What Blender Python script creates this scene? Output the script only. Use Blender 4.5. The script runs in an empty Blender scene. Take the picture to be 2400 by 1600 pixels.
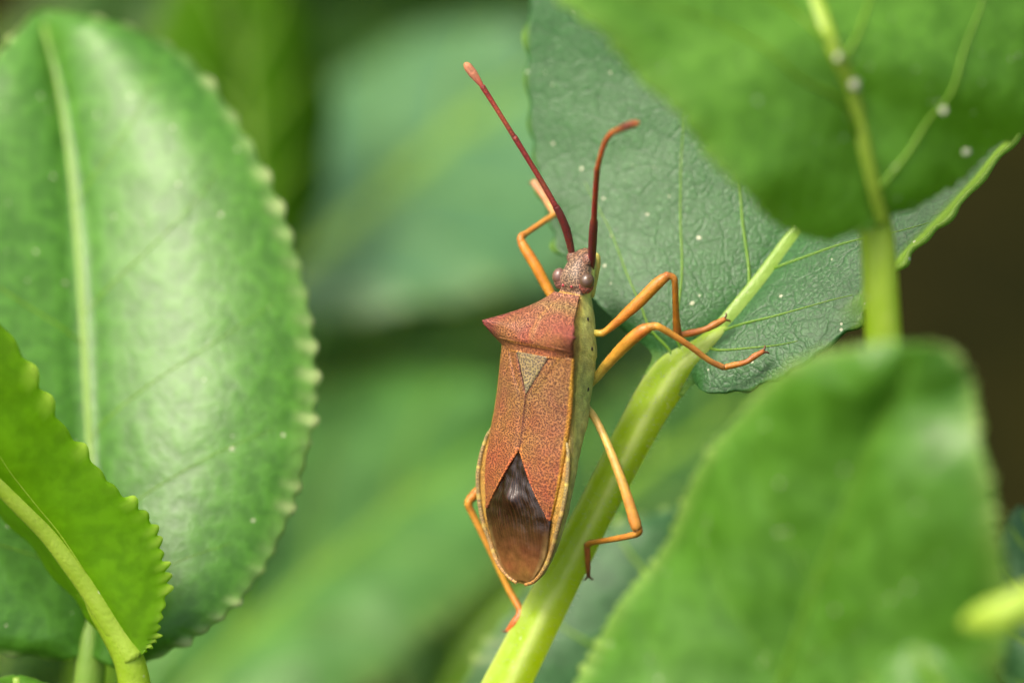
import bpy, math, random
from mathutils import Vector, Matrix, noise

# ------------------------------------------------------------------ camera, sky, sun
# 1 unit = 1 cm of the real place (macro photograph: the frame is about 4 cm wide)
SC = bpy.context.scene
COL = SC.collection
H = 14.0                                   # height of the bug above the soil
PITCH = math.radians(42)
DIST, FRAME = 28.5, 4.1
RIGHT = Vector((1, 0, 0))
UP = Vector((0, math.sin(PITCH), math.cos(PITCH)))
BACK = Vector((0, -math.cos(PITCH), math.sin(PITCH)))
ORIGIN = Vector((0, 0, H))

def cw(u, v, w):                            # plant frame (right, up, towards the viewer) -> world
    return ORIGIN + RIGHT * u + UP * v + BACK * w

cam = bpy.data.cameras.new('camera')
cam_o = bpy.data.objects.new('camera', cam)
COL.objects.link(cam_o)
cam_o.location = cw(0, 0, DIST)
cam_o.rotation_euler = (math.radians(90) - PITCH, 0, 0)
cam.sensor_width = 36.0
cam.lens = 36.0 * DIST / FRAME
cam.clip_start, cam.clip_end = 0.5, 3000
cam.dof.use_dof = True
cam.dof.focus_distance = DIST - 0.17
cam.dof.aperture_fstop = (cam.lens / 1000.0) / 1.20
SC.camera = cam_o

SUN_DIR = (RIGHT * -0.42 + UP * 0.66 + BACK * 0.62).normalized()
world = bpy.data.worlds.new('World')
SC.world = world
world.use_nodes = True
wn = world.node_tree
sky = wn.nodes.new('ShaderNodeTexSky')
sky.sky_type = 'NISHITA'
sky.sun_disc = False
sky.sun_elevation = math.asin(SUN_DIR.z)
sky.sun_rotation = math.atan2(SUN_DIR.x, SUN_DIR.y)
sky.air_density, sky.dust_density, sky.ozone_density = 1.0, 9.0, 0.0
wn.links.new(sky.outputs[0], wn.nodes['Background'].inputs[0])
wn.nodes['Background'].inputs[1].default_value = 0.15

sun = bpy.data.lights.new('sun', 'SUN')
sun.energy, sun.angle, sun.color = 1.3, math.radians(13), (1.0, 0.96, 0.90)
sun_o = bpy.data.objects.new('sun', sun)
COL.objects.link(sun_o)
sun_o.rotation_euler = SUN_DIR.to_track_quat('Z', 'Y').to_euler()
sun_o.location = cw(-8, 14, 30)

vs = SC.view_settings
vs.view_transform, vs.look, vs.exposure, vs.gamma, vs.use_curve_mapping = 'Standard', 'None', 0.88, 1.0, False
SC.cycles.max_bounces = 6
SC.cycles.diffuse_bounces = 4
SC.cycles.glossy_bounces = 2
SC.cycles.transmission_bounces = 4
SC.cycles.use_denoising = True

# ------------------------------------------------------------------ helpers
K = 2400 / 2352.0
def P3(px, py, w):                          # photo pixel (2400 wide) at depth w -> plant frame
    s = (DIST - w) / DIST
    return Vector(((px - 1200) / 2400 * FRAME * s, (800 - py) / 2400 * FRAME * s, w))
def P(px, py, w):
    return cw(*P3(px, py, w))
def D3(px, py, w):
    return P3(px * K, py * K, w)

def catmull(pts, t):
    n = len(pts) - 1
    x = min(max(t, 0), 1) * n
    i = min(int(x), n - 1)
    f = x - i
    p1, p2 = pts[i], pts[i + 1]
    p0 = pts[i - 1] if i > 0 else p1 * 2 - p2
    p3 = pts[i + 2] if i + 2 <= n else p2 * 2 - p1
    return 0.5 * ((2 * p1) + (p2 - p0) * f + (2 * p0 - 5 * p1 + 4 * p2 - p3) * f * f + (3 * p1 - p0 - 3 * p2 + p3) * f ** 3)

def interp(tab, x):
    if x <= tab[0][0]: return tab[0][1]
    for (a, va), (b, vb) in zip(tab, tab[1:]):
        if x <= b:
            f = (x - a) / (b - a) if b > a else 0
            if isinstance(va, tuple):
                return tuple(p + (q - p) * f for p, q in zip(va, vb))
            return va + (vb - va) * f
    return tab[-1][1]
def sinterp(tab, x):                        # smooth (Catmull-Rom like, monotone enough) table
    if x <= tab[0][0]: return tab[0][1]
    if x >= tab[-1][0]: return tab[-1][1]
    for i in range(len(tab) - 1):
        a, va = tab[i]; b, vb = tab[i + 1]
        if x <= b:
            ma = (vb - tab[i - 1][1]) / (b - tab[i - 1][0]) if i > 0 else (vb - va) / (b - a)
            mb = (tab[i + 2][1] - va) / (tab[i + 2][0] - a) if i + 2 < len(tab) else (vb - va) / (b - a)
            h = b - a; f = (x - a) / h
            return ((2*f**3 - 3*f*f + 1) * va + (f**3 - 2*f*f + f) * h * ma + (-2*f**3 + 3*f*f) * vb + (f**3 - f*f) * h * mb)

def root(name, loc, label, cat, group=None):
    o = bpy.data.objects.new(name, None)
    o.empty_display_size = 0.2
    COL.objects.link(o)
    o.location = loc
    o['label'], o['category'] = label, cat
    if group: o['group'] = group
    return o

BASE = {}
def obj(name, verts, faces, mat, parent=None, base=None, cols=None, attrs=None, uvs=None, smooth=True):
    """verts in world space; stored relative to the thing's base"""
    base = Vector(base) if base is not None else (BASE[parent.name] if parent else Vector((0, 0, 0)))
    me = bpy.data.meshes.new(name)
    me.from_pydata([Vector(v) - base for v in verts], [], faces)
    me.materials.append(mat)
    if smooth:
        me.polygons.foreach_set('use_smooth', [True] * len(me.polygons))
    if cols:
        a = me.color_attributes.new('col', 'FLOAT_COLOR', 'POINT')
        a.data.foreach_set('color', [c for q in cols for c in (q[0], q[1], q[2], 1)])
    for k, vals in (attrs or {}).items():
        a = me.attributes.new(k, 'FLOAT', 'POINT')
        a.data.foreach_set('value', vals)
    if uvs:
        l = me.uv_layers.new(name='UVMap')
        l.data.foreach_set('uv', [c for lp in me.loops for c in uvs[lp.vertex_index]])
    me.update()
    o = bpy.data.objects.new(name, me)
    COL.objects.link(o)
    if parent:
        o.parent = parent
        BASE[o.name] = base
    else:
        o.location = base
    return o
def newroot(*a, **k):
    r = root(*a, **k); BASE[r.name] = Vector(r.location); return r

def frames(pts, ref=None):
    out = []
    n = len(pts)
    nrm = None
    for i in range(n):
        t = (pts[min(i + 1, n - 1)] - pts[max(i - 1, 0)]).normalized()
        if nrm is None:
            r = ref or BACK
            nrm = r - t * r.dot(t)
            if nrm.length < 1e-4: nrm = RIGHT - t * RIGHT.dot(t)
        else:
            nrm = nrm - t * nrm.dot(t)
        nrm.normalize()
        out.append((t, nrm.copy(), t.cross(nrm)))
    return out

def tube(pts, radii, seg=12, shape=None, round_ends=True, flat=1.0):
    """pts world; ring angle 0 = towards viewer (ref)"""
    V, F = [], []
    fr = frames(pts)
    n = len(pts)
    for i in range(n):
        t, a, b = fr[i]
        for j in range(seg):
            th = 2 * math.pi * j / seg
            r = radii[i] * (shape(th, i / (n - 1)) if shape else 1)
            V.append(pts[i] + (a * math.cos(th) * flat + b * math.sin(th)) * r)
    for i in range(n - 1):
        for j in range(seg):
            k = (j + 1) % seg
            F.append((i * seg + j, i * seg + k, (i + 1) * seg + k, (i + 1) * seg + j))
    for end in (0, n - 1):
        t = fr[end][0] * (-1 if end == 0 else 1)
        V.append(pts[end] + t * radii[end] * (0.5 if round_ends else 0))
        c = len(V) - 1
        for j in range(seg):
            k = (j + 1) % seg
            F.append((c, end * seg + k, end * seg + j) if end == 0 else (c, end * seg + j, end * seg + k))
    return V, F

def smooth_path(pts, n):
    return [catmull(pts, i / (n - 1)) for i in range(n)]

# ------------------------------------------------------------------ materials
def nodes_of(m):
    m.use_nodes = True
    nt = m.node_tree
    return nt, nt.nodes, nt.links
def N(nt, t, **kw):
    n = nt.nodes.new(t)
    for k, v in kw.items():
        if k.startswith('_'): setattr(n, k[1:], v)
    return n
def mixc(nt, fac, a, b, blend='MIX'):
    n = nt.nodes.new('ShaderNodeMix'); n.data_type = 'RGBA'; n.blend_type = blend
    for s, v in ((n.inputs[0], fac), (n.inputs[6], a), (n.inputs[7], b)):
        if hasattr(v, 'default_value') or hasattr(v, 'is_linked'): nt.links.new(v, s)
        elif isinstance(v, (tuple, list)): s.default_value = (*v, 1) if len(v) == 3 else v
        else: s.default_value = v
    return n.outputs[2]
def mapr(nt, val, a, b, c=0.0, d=1.0, smooth=True):
    n = nt.nodes.new('ShaderNodeMapRange')
    if smooth: n.interpolation_type = 'SMOOTHSTEP'
    nt.links.new(val, n.inputs[0])
    n.inputs[1].default_value, n.inputs[2].default_value, n.inputs[3].default_value, n.inputs[4].default_value = a, b, c, d
    return n.outputs[0]
def math_n(nt, op, a, b=None):
    n = nt.nodes.new('ShaderNodeMath'); n.operation = op
    for s, v in ((n.inputs[0], a), (n.inputs[1], b)):
        if v is None: continue
        if isinstance(v, (int, float)): s.default_value = v
        else: nt.links.new(v, s)
    return n.outputs[0]
def tex_noise(nt, vec, scale, detail=3, rough=0.5):
    n = nt.nodes.new('ShaderNodeTexNoise')
    n.inputs['Scale'].default_value = scale; n.inputs['Detail'].default_value = detail; n.inputs['Roughness'].default_value = rough
    nt.links.new(vec, n.inputs['Vector'])
    return n
def tex_voro(nt, vec, scale, feature='F1'):
    n = nt.nodes.new('ShaderNodeTexVoronoi'); n.feature = feature
    n.inputs['Scale'].default_value = scale
    nt.links.new(vec, n.inputs['Vector'])
    return n

def leaf_mat(name, c1, c2, trans, mixf=0.4, rough=0.36, spec=0.5, ret=26, ret_bump=0.25, ret_col=0.75, tip=(0.42, 0.55, 0.12), speck=0.0, blotch=4.0, ret_fine=False, speck_r=0.22):
    m = bpy.data.materials.new(name)
    nt, nd, lk = nodes_of(m)
    bs = nd['Principled BSDF']; out = nd['Material Output']
    co = nd.new('ShaderNodeTexCoord').outputs['Object']
    big = tex_noise(nt, co, blotch, 3, 0.55)
    base = mixc(nt, mapr(nt, big.outputs['Fac'], 0.35, 0.65), c1, c2)
    if ret_fine:
        warp = tex_noise(nt, co, ret * 0.35, 1)
        add = nd.new('ShaderNodeVectorMath'); add.operation = 'MULTIPLY_ADD'
        lk.new(warp.outputs['Color'], add.inputs[0]); add.inputs[1].default_value = (1.8 / ret,) * 3; lk.new(co, add.inputs[2])
        vo = tex_voro(nt, add.outputs[0], ret, 'DISTANCE_TO_EDGE')
        ln = mapr(nt, vo.outputs['Distance'], 0.0, 0.22)
        cellc = mixc(nt, math_n(nt, 'MULTIPLY', math_n(nt, 'SUBTRACT', 1.0, ln), 1 - ret_col), base, tuple(min(1, c * 0.5) for c in c1))
        vb = tex_voro(nt, add.outputs[0], ret * 0.24, 'DISTANCE_TO_EDGE')
        lb = mapr(nt, vb.outputs['Distance'], 0.0, 0.07)
        cellc = mixc(nt, math_n(nt, 'MULTIPLY', math_n(nt, 'SUBTRACT', 1.0, lb), 0.45), cellc, tuple(min(1, c * 0.55) for c in c1))
        fine = tex_noise(nt, co, 90, 2)
        cellc = mixc(nt, 0.35, cellc, mixc(nt, mapr(nt, fine.outputs['Fac'], 0.3, 0.7), tuple(c * 0.6 for c in c1), tuple(c * 1.5 for c in c2)), 'MIX')
        rn = tex_noise(nt, co, 5, 2)
        hgt = math_n(nt, 'ADD', math_n(nt, 'MULTIPLY', ln, mapr(nt, rn.outputs['Fac'], 0.3, 0.7, 0.25, 1.0)), math_n(nt, 'ADD', math_n(nt, 'MULTIPLY', fine.outputs['Fac'], 1.1), math_n(nt, 'MULTIPLY', lb, 0.9)))
    else:
        fine = tex_noise(nt, co, ret, 4, 0.6)
        cellc = mixc(nt, 0.45, base, mixc(nt, mapr(nt, fine.outputs['Fac'], 0.35, 0.65), tuple(c * 0.65 for c in c1), tuple(c * 1.3 for c in c2)), 'MIX')
        hgt = math_n(nt, 'MULTIPLY', fine.outputs['Fac'], 2.2)
    at = nd.new('ShaderNodeAttribute'); at.attribute_name = 'tip'
    col = mixc(nt, at.outputs['Fac'], cellc, tip)
    if speck:
        vs_ = tex_voro(nt, co, 9.0)
        sep = nd.new('ShaderNodeSeparateColor'); lk.new(vs_.outputs['Color'], sep.inputs[0])
        size = math_n(nt, 'MULTIPLY', mapr(nt, sep.outputs[0], 1 - speck, 1.0, 0.0, speck_r, False), mapr(nt, fine.outputs['Fac'], 0.3, 0.7, 0.2, 1.5, False))
        dot = math_n(nt, 'LESS_THAN', vs_.outputs['Distance'], size)
        col = mixc(nt, math_n(nt, 'MULTIPLY', dot, 0.8), col, (0.55, 0.62, 0.45))
        vf = tex_voro(nt, co, 34.0)
        sf = nd.new('ShaderNodeSeparateColor'); lk.new(vf.outputs['Color'], sf.inputs[0])
        d2 = math_n(nt, 'LESS_THAN', vf.outputs['Distance'], mapr(nt, sf.outputs[0], 1 - speck * 0.8, 1.0, 0.0, 0.32, False))
        col = mixc(nt, math_n(nt, 'MULTIPLY', d2, 0.8), col, (0.6, 0.62, 0.4))
    lk.new(col, bs.inputs['Base Color'])
    bs.inputs['Roughness'].default_value = rough
    bs.inputs['Specular IOR Level'].default_value = spec
    bp = nd.new('ShaderNodeBump'); bp.inputs['Strength'].default_value = ret_bump; bp.inputs['Distance'].default_value = 0.012
    lk.new(hgt, bp.inputs['Height']); lk.new(bp.outputs[0], bs.inputs['Normal'])
    tr = nd.new('ShaderNodeBsdfTranslucent')
    lk.new(mixc(nt, at.outputs['Fac'], mixc(nt, mapr(nt, big.outputs['Fac'], 0.35, 0.65), tuple(c * 0.85 for c in trans), trans), tuple(min(1, c * 1.2) for c in trans)), tr.inputs[0])
    mx = nd.new('ShaderNodeMixShader'); mx.inputs[0].default_value = mixf
    lk.new(bs.outputs[0], mx.inputs[1]); lk.new(tr.outputs[0], mx.inputs[2]); lk.new(mx.outputs[0], out.inputs['Surface'])
    return m

def stem_mat(name, c1, c2, trans, mixf=0.3, rough=0.4):
    m = bpy.data.materials.new(name)
    nt, nd, lk = nodes_of(m)
    bs = nd['Principled BSDF']; out = nd['Material Output']
    co = nd.new('ShaderNodeTexCoord').outputs['Object']
    n1 = tex_noise(nt, co, 14, 4, 0.6)
    at = nd.new('ShaderNodeAttribute'); at.attribute_name = 'tip'
    f = math_n(nt, 'ADD', at.outputs['Fac'], mapr(nt, n1.outputs['Fac'], 0.3, 0.7, -0.22, 0.22, False))
    base = mixc(nt, mapr(nt, f, 0.0, 1.0, 0, 1, False), c1, c2)
    v = tex_voro(nt, co, 22); sp = nd.new('ShaderNodeSeparateColor'); lk.new(v.outputs['Color'], sp.inputs[0])
    dot = math_n(nt, 'LESS_THAN', v.outputs['Distance'], mapr(nt, sp.outputs[0], 0.72, 1.0, 0, 0.26, False))
    base = mixc(nt, math_n(nt, 'MULTIPLY', dot, 0.6), base, (0.6, 0.68, 0.36))
    lk.new(base, bs.inputs['Base Color'])
    bs.inputs['Roughness'].default_value = rough
    fn = tex_noise(nt, co, 55, 3)
    bp = nd.new('ShaderNodeBump'); bp.inputs['Strength'].default_value = 0.35; bp.inputs['Distance'].default_value = 0.01
    lk.new(fn.outputs['Fac'], bp.inputs['Height']); lk.new(bp.outputs[0], bs.inputs['Normal'])
    tr = nd.new('ShaderNodeBsdfTranslucent'); tr.inputs[0].default_value = (*trans, 1)
    mx = nd.new('ShaderNodeMixShader'); mx.inputs[0].default_value = mixf
    lk.new(bs.outputs[0], mx.inputs[1]); lk.new(tr.outputs[0], mx.inputs[2]); lk.new(mx.outputs[0], out.inputs['Surface'])
    return m

def bug_mat(name, rough=0.42, dot=None, dscale=115, dsize=0.33, dotcol=(0.03, 0.012, 0.02), bump=0.5, var=0.25, sss=0.0, coat=0.0, spec=0.5, streak=None):
    """base colour from the mesh's own colour pattern ('col'), dark punctures from a Voronoi"""
    m = bpy.data.materials.new(name)
    nt, nd, lk = nodes_of(m)
    bs = nd['Principled BSDF']
    co = nd.new('ShaderNodeTexCoord').outputs['Object']
    at = nd.new('ShaderNodeAttribute'); at.attribute_name = 'col'
    n1 = tex_noise(nt, co, 26, 4, 0.6)
    n2 = tex_noise(nt, co, 9, 2, 0.5)
    hs = nd.new('ShaderNodeHueSaturation')
    lk.new(at.outputs['Color'], hs.inputs['Color'])
    lk.new(mapr(nt, n1.outputs['Fac'], 0.3, 0.7, 1 - var, 1 + var, False), hs.inputs['Value'])
    lk.new(mapr(nt, n2.outputs['Fac'], 0.3, 0.7, 0.485, 0.515, False), hs.inputs['Hue'])
    col = hs.outputs[0]
    bp = nd.new('ShaderNodeBump'); bp.inputs['Strength'].default_value = bump; bp.inputs['Distance'].default_value = 0.004
    if dot:
        uvn = nd.new('ShaderNodeTexCoord').outputs['UV']
        v = tex_voro(nt, uvn, dscale)
        v.voronoi_dimensions = '2D'; v.inputs['Randomness'].default_value = 0.8
        sz = mapr(nt, n1.outputs['Fac'], 0.3, 0.7, dsize * 0.8, dsize * 1.2, False)
        dm = nd.new('ShaderNodeMapRange'); dm.interpolation_type = 'SMOOTHSTEP'
        lk.new(math_n(nt, 'SUBTRACT', v.outputs['Distance'], sz), dm.inputs[0])
        dm.inputs[1].default_value, dm.inputs[2].default_value, dm.inputs[3].default_value, dm.inputs[4].default_value = -0.07, 0.09, 1, 0
        da = nd.new('ShaderNodeAttribute'); da.attribute_name = 'dots'
        fac = math_n(nt, 'MULTIPLY', dm.outputs[0], da.outputs['Fac'])
        col = mixc(nt, math_n(nt, 'MULTIPLY', fac, 0.72), col, dotcol)
        hh = math_n(nt, 'SUBTRACT', 1.0, dm.outputs[0])
        lk.new(math_n(nt, 'ADD', hh, math_n(nt, 'MULTIPLY', n1.outputs['Fac'], 0.6)), bp.inputs['Height'])
    else:
        fn = tex_noise(nt, co, 140, 2)
        lk.new(fn.outputs['Fac'], bp.inputs['Height'])
    if streak:
        uv = nd.new('ShaderNodeTexCoord').outputs['UV']
        wa = nd.new('ShaderNodeTexWave'); wa.inputs['Scale'].default_value = streak; wa.inputs['Distortion'].default_value = 7.0
        wa.inputs['Detail'].default_value = 3; wa.inputs['Detail Scale'].default_value = 1.6
        lk.new(uv, wa.inputs['Vector'])
        w2 = tex_noise(nt, co, 22, 4, 0.65)
        lk.new(math_n(nt, 'ADD', math_n(nt, 'MULTIPLY', wa.outputs['Fac'], 0.16), math_n(nt, 'MULTIPLY', w2.outputs['Fac'], 1.3)), bp.inputs['Height'])
        bp.inputs['Distance'].default_value = 0.012
        col = mixc(nt, math_n(nt, 'MULTIPLY', mapr(nt, wa.outputs['Fac'], 0.75, 1.0), 0.13), col, (0.20, 0.08, 0.03))
    lk.new(col, bs.inputs['Base Color'])
    lk.new(bp.outputs[0], bs.inputs['Normal'])
    bs.inputs['Roughness'].default_value = rough
    bs.inputs['Specular IOR Level'].default_value = spec
    bs.inputs['Coat Weight'].default_value = coat
    bs.inputs['Coat Roughness'].default_value = 0.15
    if sss:
        bs.inputs['Subsurface Weight'].default_value = sss
        bs.inputs['Subsurface Radius'].default_value = (0.03, 0.02, 0.006)
        bs.inputs['Subsurface Scale'].default_value = 1.0
    return m

# ------------------------------------------------------------------ leaf builder
class Leaf:
    def __init__(self, mid, left, right, bulge=(0.0, 0.0), veins=((), ()), quilt=0.0, groove=0.0, wav=0.0, roll=None, seed=0):
        self.m = [D3(*p) for p in mid]; self.e = ([D3(*p) for p in left], [D3(*p) for p in right])
        self.bulge, self.veins, self.quilt, self.groove, self.wav, self.roll, self.seed = bulge, veins, quilt, groove, wav, roll, seed
    def row(self, t):
        M, Lp, Rp = catmull(self.m, t), catmull(self.e[0], t), catmull(self.e[1], t)
        tg = (catmull(self.m, min(1, t + .02)) - catmull(self.m, max(0, t - .02)))
        n = tg.cross(Lp - Rp)
        if n.length < 1e-6: n = Vector((0, 0, 1))
        n.normalize()
        if n.z < 0: n = -n
        return M, (Lp, Rp), n
    def at(self, t, side, s, row=None):
        M, E, n = row or self.row(t)
        p = M.lerp(E[side], s)
        width = (E[side] - M).length
        p = p + n * (self.bulge[side] * 4 * s * (1 - s) * min(1, width / 0.35))
        h = 0
        if self.groove: h -= self.groove * math.exp(-(s * width / 0.05) ** 2)
        if self.quilt and self.veins[side]:
            d = min([abs(t - self.vt(side, k, s)) for k in range(len(self.veins[side])) if not isinstance(self.veins[side][k], list)] + [1])
            h -= self.quilt * math.exp(-(d / 0.02) ** 2) * min(1, s * 6) * (1 - s * 0.6)
        if self.wav:
            h += self.wav * (noise.noise(Vector((p.x * 2.2 + self.seed, p.y * 2.2, self.seed * 3.1))) + 0.5 * noise.noise(Vector((p.x * 6 + self.seed, p.y * 6, self.seed * 1.7))))
            h += self.wav * 0.8 * s ** 4 * math.sin(t * 34 + self.seed + side * 2)
        p = p + n * h * min(1, width / 0.2)
        if self.roll and self.roll[0] == side and s > self.roll[1]:
            f = (s - self.roll[1]) / (1 - self.roll[1]); g = min(1, max(0, (t - self.roll[3]) * 6))
            p = p + n * (self.roll[2] * (1 - math.cos(f * 2.2)) * g) - (E[side] - M).normalized() * (self.roll[2] * f * f * 0.6 * g)
        return p
    def vt(self, side, k, s):
        a, b, _ = self.veins[side][k]
        return a + (b - a) * (s ** 0.85)
    def vein_pt(self, side, k, u):
        v = self.veins[side][k]
        if isinstance(v, list):
            q = catmull([Vector((a, b, 0)) for a, b in v], u)
            return q.x, max(1e-4, q.y)
        sx = max(1e-4, v[2] * u)
        return self.vt(side, k, sx), sx

def build_leaf(parent, lf, mat, veinmat, teeth=(30, 0.02), nv=13, midr=(0.03, 0.006), thick=0.016, vr=0.008, tipw=0.6, name='leaf', rowsper=6, edge_pale=0.0, lat=None, mid_range=(0, 0.97), sides=(1, 1), tooth_from=0.0, midprof=None, mflat=0.75, roll_tip=0.0, base_pale=0.0):
    nt_, amp = teeth
    nu = max(60, nt_ * rowsper) + 1
    rnd = random.Random(lf.seed + 5)
    offs = [[(rnd.uniform(0.35, 1.3), rnd.uniform(-0.2, 0.2)) for _ in range(nt_ + 2)] for _ in range(2)]
    V, tip, uvs = [], [], []
    sv = [(j / nv) ** 0.9 for j in range(nv + 1)]
    sv[-2] = 1 - 0.35 * (1 - sv[-2])
    cols = [(0, sv[j]) for j in range(nv, 0, -1)] + [(0, 0.0)] + [(1, sv[j]) for j in range(1, nv + 1)]
    for i in range(nu):
        t = i / (nu - 1)
        row = lf.row(t)
        for side, s in cols:
            p = lf.at(t, side, s, row)
            tp = 0.0
            if s > 0.8 and amp:
                x = t * nt_
                k = int(x); a_, o_ = offs[side][k]
                ph = min(1, max(0, (x - k - 0.5) * 1.08 + 0.5 + o_ * .6))
                saw = (math.sin(math.pi * min(1, max(0, ph)) ** 0.8)) ** 1.5
                saw = saw * a_ * sides[side] * min(1, max(0, (t - tooth_from) * 12 + (1 if not tooth_from else 0)))
                d = (row[1][side] - row[0])
                wd = d.length
                if wd > 1e-5:
                    d = d / wd
                    tang = (catmull(lf.e[side], min(1, t + .01)) - catmull(lf.e[side], max(0, t - .01)))
                    if tang.length > 1e-6:
                        tang.normalize()
                        d2 = d - tang * d.dot(tang)
                        if d2.length > 1e-3: d = d2.normalized()
                        d = (d + tang * 0.35)
                    fade = min(1, wd / 0.15)
                    g = 1.0 if s > 0.995 else 0.35 * max(0, (s - 0.8) / 0.2)
                    p = p + d * amp * saw * g * fade
                    if s > 0.995: tp = tipw * min(1, saw) ** 2 * fade
                if s > 0.985: tp = max(tp, edge_pale)
                elif s > 0.94: tp = max(tp, edge_pale * 0.4, tipw * 0.55 * min(1, saw) ** 2)
            if roll_tip and lf.roll and side == lf.roll[0] and s > lf.roll[1]:
                tp = max(tp, roll_tip * min(1, max(0, (t - lf.roll[3]) * 8)) * min(1, (s - lf.roll[1]) / .05))
            if base_pale: tp = max(tp, base_pale * max(0, 1 - t / .15) * (1 - s * .4))
            V.append(cw(*p)); tip.append(tp); uvs.append((t, 0.5 + (s if side else -s) * 0.5))
    nc = len(cols)
    F = [(i * nc + j, i * nc + j + 1, (i + 1) * nc + j + 1, (i + 1) * nc + j) for i in range(nu - 1) for j in range(nc - 1)]
    o = obj(name, V, F, mat, parent, attrs={'tip': tip}, uvs=uvs)
    md = o.modifiers.new('thickness', 'SOLIDIFY'); md.thickness = thick; md.offset = -1 if False else 0
    # midrib and side veins, half sunk into the blade
    n = 60
    a, b = mid_range
    tt = [a + (b - a) * i / (n - 1) for i in range(n)]
    mr = [interp(midprof, t) if midprof else midr[0] + (midr[1] - midr[0]) * (i / (n - 1)) ** 0.8 for i, t in enumerate(tt)]
    pts = [cw(*(lf.at(t, 0, 0.0) + lf.row(t)[2] * (thick * 0.5 - max(0, r - midr[0]) * 0.95))) for t, r in zip(tt, mr)]
    V, F = tube(pts, mr, 12, flat=mflat)
    obj('midrib', V, F, veinmat, o, attrs={'tip': [0.5] * len(V)})
    for side in (0, 1):
        for k in range(len(lf.veins[side])):
            n2 = 26
            pts = []
            for i in range(n2):
                tx, sx = lf.vein_pt(side, k, i / (n2 - 1))
                pts.append(cw(*(lf.at(tx, side, sx) + lf.row(tx)[2] * (thick * 0.5 + vr * 0.15))))
            V, F = tube(pts, [vr * (1.15 - 0.9 * i / (n2 - 1)) for i in range(n2)], 6, flat=0.9)
            obj('vein', V, F, lat or veinmat, o, attrs={'tip': [0.3] * len(V)})
    return o

def ground_point(x, y): return Vector((x, y, -0.05))
def stem_to_ground(pts3, r0, r1, n=40):
    """petiole points given in the plant frame, then bending down to the soil"""
    pts = [cw(*p) for p in pts3]
    e = pts[-1]; d = (pts[-1] - pts[-2]).normalized()
    pts = pts + [e + d * 1.0 + Vector((0, 0, -0.8)), Vector((e.x + d.x * 2.0, e.y + d.y * 2.0 - 0.3, e.z * 0.45)), Vector((e.x + d.x * 2.3, e.y + d.y * 2.3 - 0.4, -0.1))]
    path = smooth_path(pts, n)
    return path, [(r0 + (r1 - r0) * (i / (n - 1)) ** 2) * (0.35 + 0.65 * min(1, i / (n * .09)) ** .8) for i in range(n)]

# ------------------------------------------------------------------ setting: the soil
def soil():
    m = bpy.data.materials.new('soil')
    nt, nd, lk = nodes_of(m)
    bs = nd['Principled BSDF']
    co = nd.new('ShaderNodeTexCoord').outputs['Object']
    a = tex_noise(nt, co, 0.22, 4, 0.5); b = tex_noise(nt, co, 2.2, 4, 0.6)
    c = mixc(nt, mapr(nt, a.outputs['Fac'], 0.35, 0.65), (0.003, 0.005, 0.0008), (0.026, 0.023, 0.003))
    c = mixc(nt, mapr(nt, b.outputs['Fac'], 0.4, 0.7), c, (0.016, 0.014, 0.003))
    lk.new(c, bs.inputs['Base Color']); bs.inputs['Roughness'].default_value = 1.0; bs.inputs['Specular IOR Level'].default_value = 0.05
    n, R = 70, 600.0
    V, F = [], []
    for i in range(n + 1):
        for j in range(n + 1):
            x = (2 * i / n - 1); y = (2 * j / n - 1)
            x, y = R * x * abs(x) ** 1.6, R * y * abs(y) ** 1.6
            near = math.exp(-(x * x + y * y) / 3000.0)
            z = 0.9 * near * (noise.noise(Vector((x * 0.22, y * 0.22, 3))) + 0.5 * noise.noise(Vector((x * 0.6, y * 0.6, 9)))) - 0.3
            V.append(Vector((x, y, z)))
    for i in range(n):
        for j in range(n):
            F.append((i * (n + 1) + j, (i + 1) * (n + 1) + j, (i + 1) * (n + 1) + j + 1, i * (n + 1) + j + 1))
    o = obj('ground', V, F, m)
    o['kind'] = 'structure'; o['label'] = 'dark brown soil under the plants'
soil()

# ------------------------------------------------------------------ plant materials
M_A = leaf_mat('leaf_glaucous', (0.028, 0.118, 0.024), (0.048, 0.158, 0.040), (0.15, 0.42, 0.03), mixf=0.25, rough=0.41, spec=0.38, ret=40, ret_bump=0.19, ret_col=0.35, speck=0.05, speck_r=0.09, ret_fine=True, tip=(0.30, 0.50, 0.05))
M_A2 = leaf_mat('leaf_grey_green', (0.032, 0.112, 0.030), (0.052, 0.150, 0.046), (0.14, 0.38, 0.05), mixf=0.25, rough=0.45, spec=0.32, ret=20, ret_bump=0.3)
M_E = leaf_mat('leaf_glossy', (0.055, 0.195, 0.008), (0.080, 0.240, 0.018), (0.28, 0.58, 0.02), mixf=0.33, rough=0.43, spec=0.72, ret=16, ret_bump=0.24, speck=0.05, speck_r=0.1, tip=(0.55, 0.66, 0.26))
M_F = leaf_mat('leaf_young', (0.12, 0.28, 0.003), (0.16, 0.35, 0.005), (0.52, 0.80, 0.005), mixf=0.58, rough=0.45, spec=0.3, ret=16, ret_bump=0.10, tip=(0.55, 0.70, 0.10), blotch=2)
M_B = leaf_mat('leaf_soft_green', (0.100, 0.275, 0.010), (0.135, 0.320, 0.026), (0.46, 0.78, 0.012), mixf=0.46, rough=0.42, spec=0.8, ret=13, ret_bump=0.25, speck=0.07, speck_r=0.16)
M_C = leaf_mat('leaf_downy', (0.062, 0.195, 0.006), (0.092, 0.240, 0.022), (0.34, 0.66, 0.015), mixf=0.40, rough=0.42, spec=0.7, ret=10, ret_bump=0.18, speck=0.05, speck_r=0.13, tip=(0.45, 0.60, 0.15))
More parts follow.
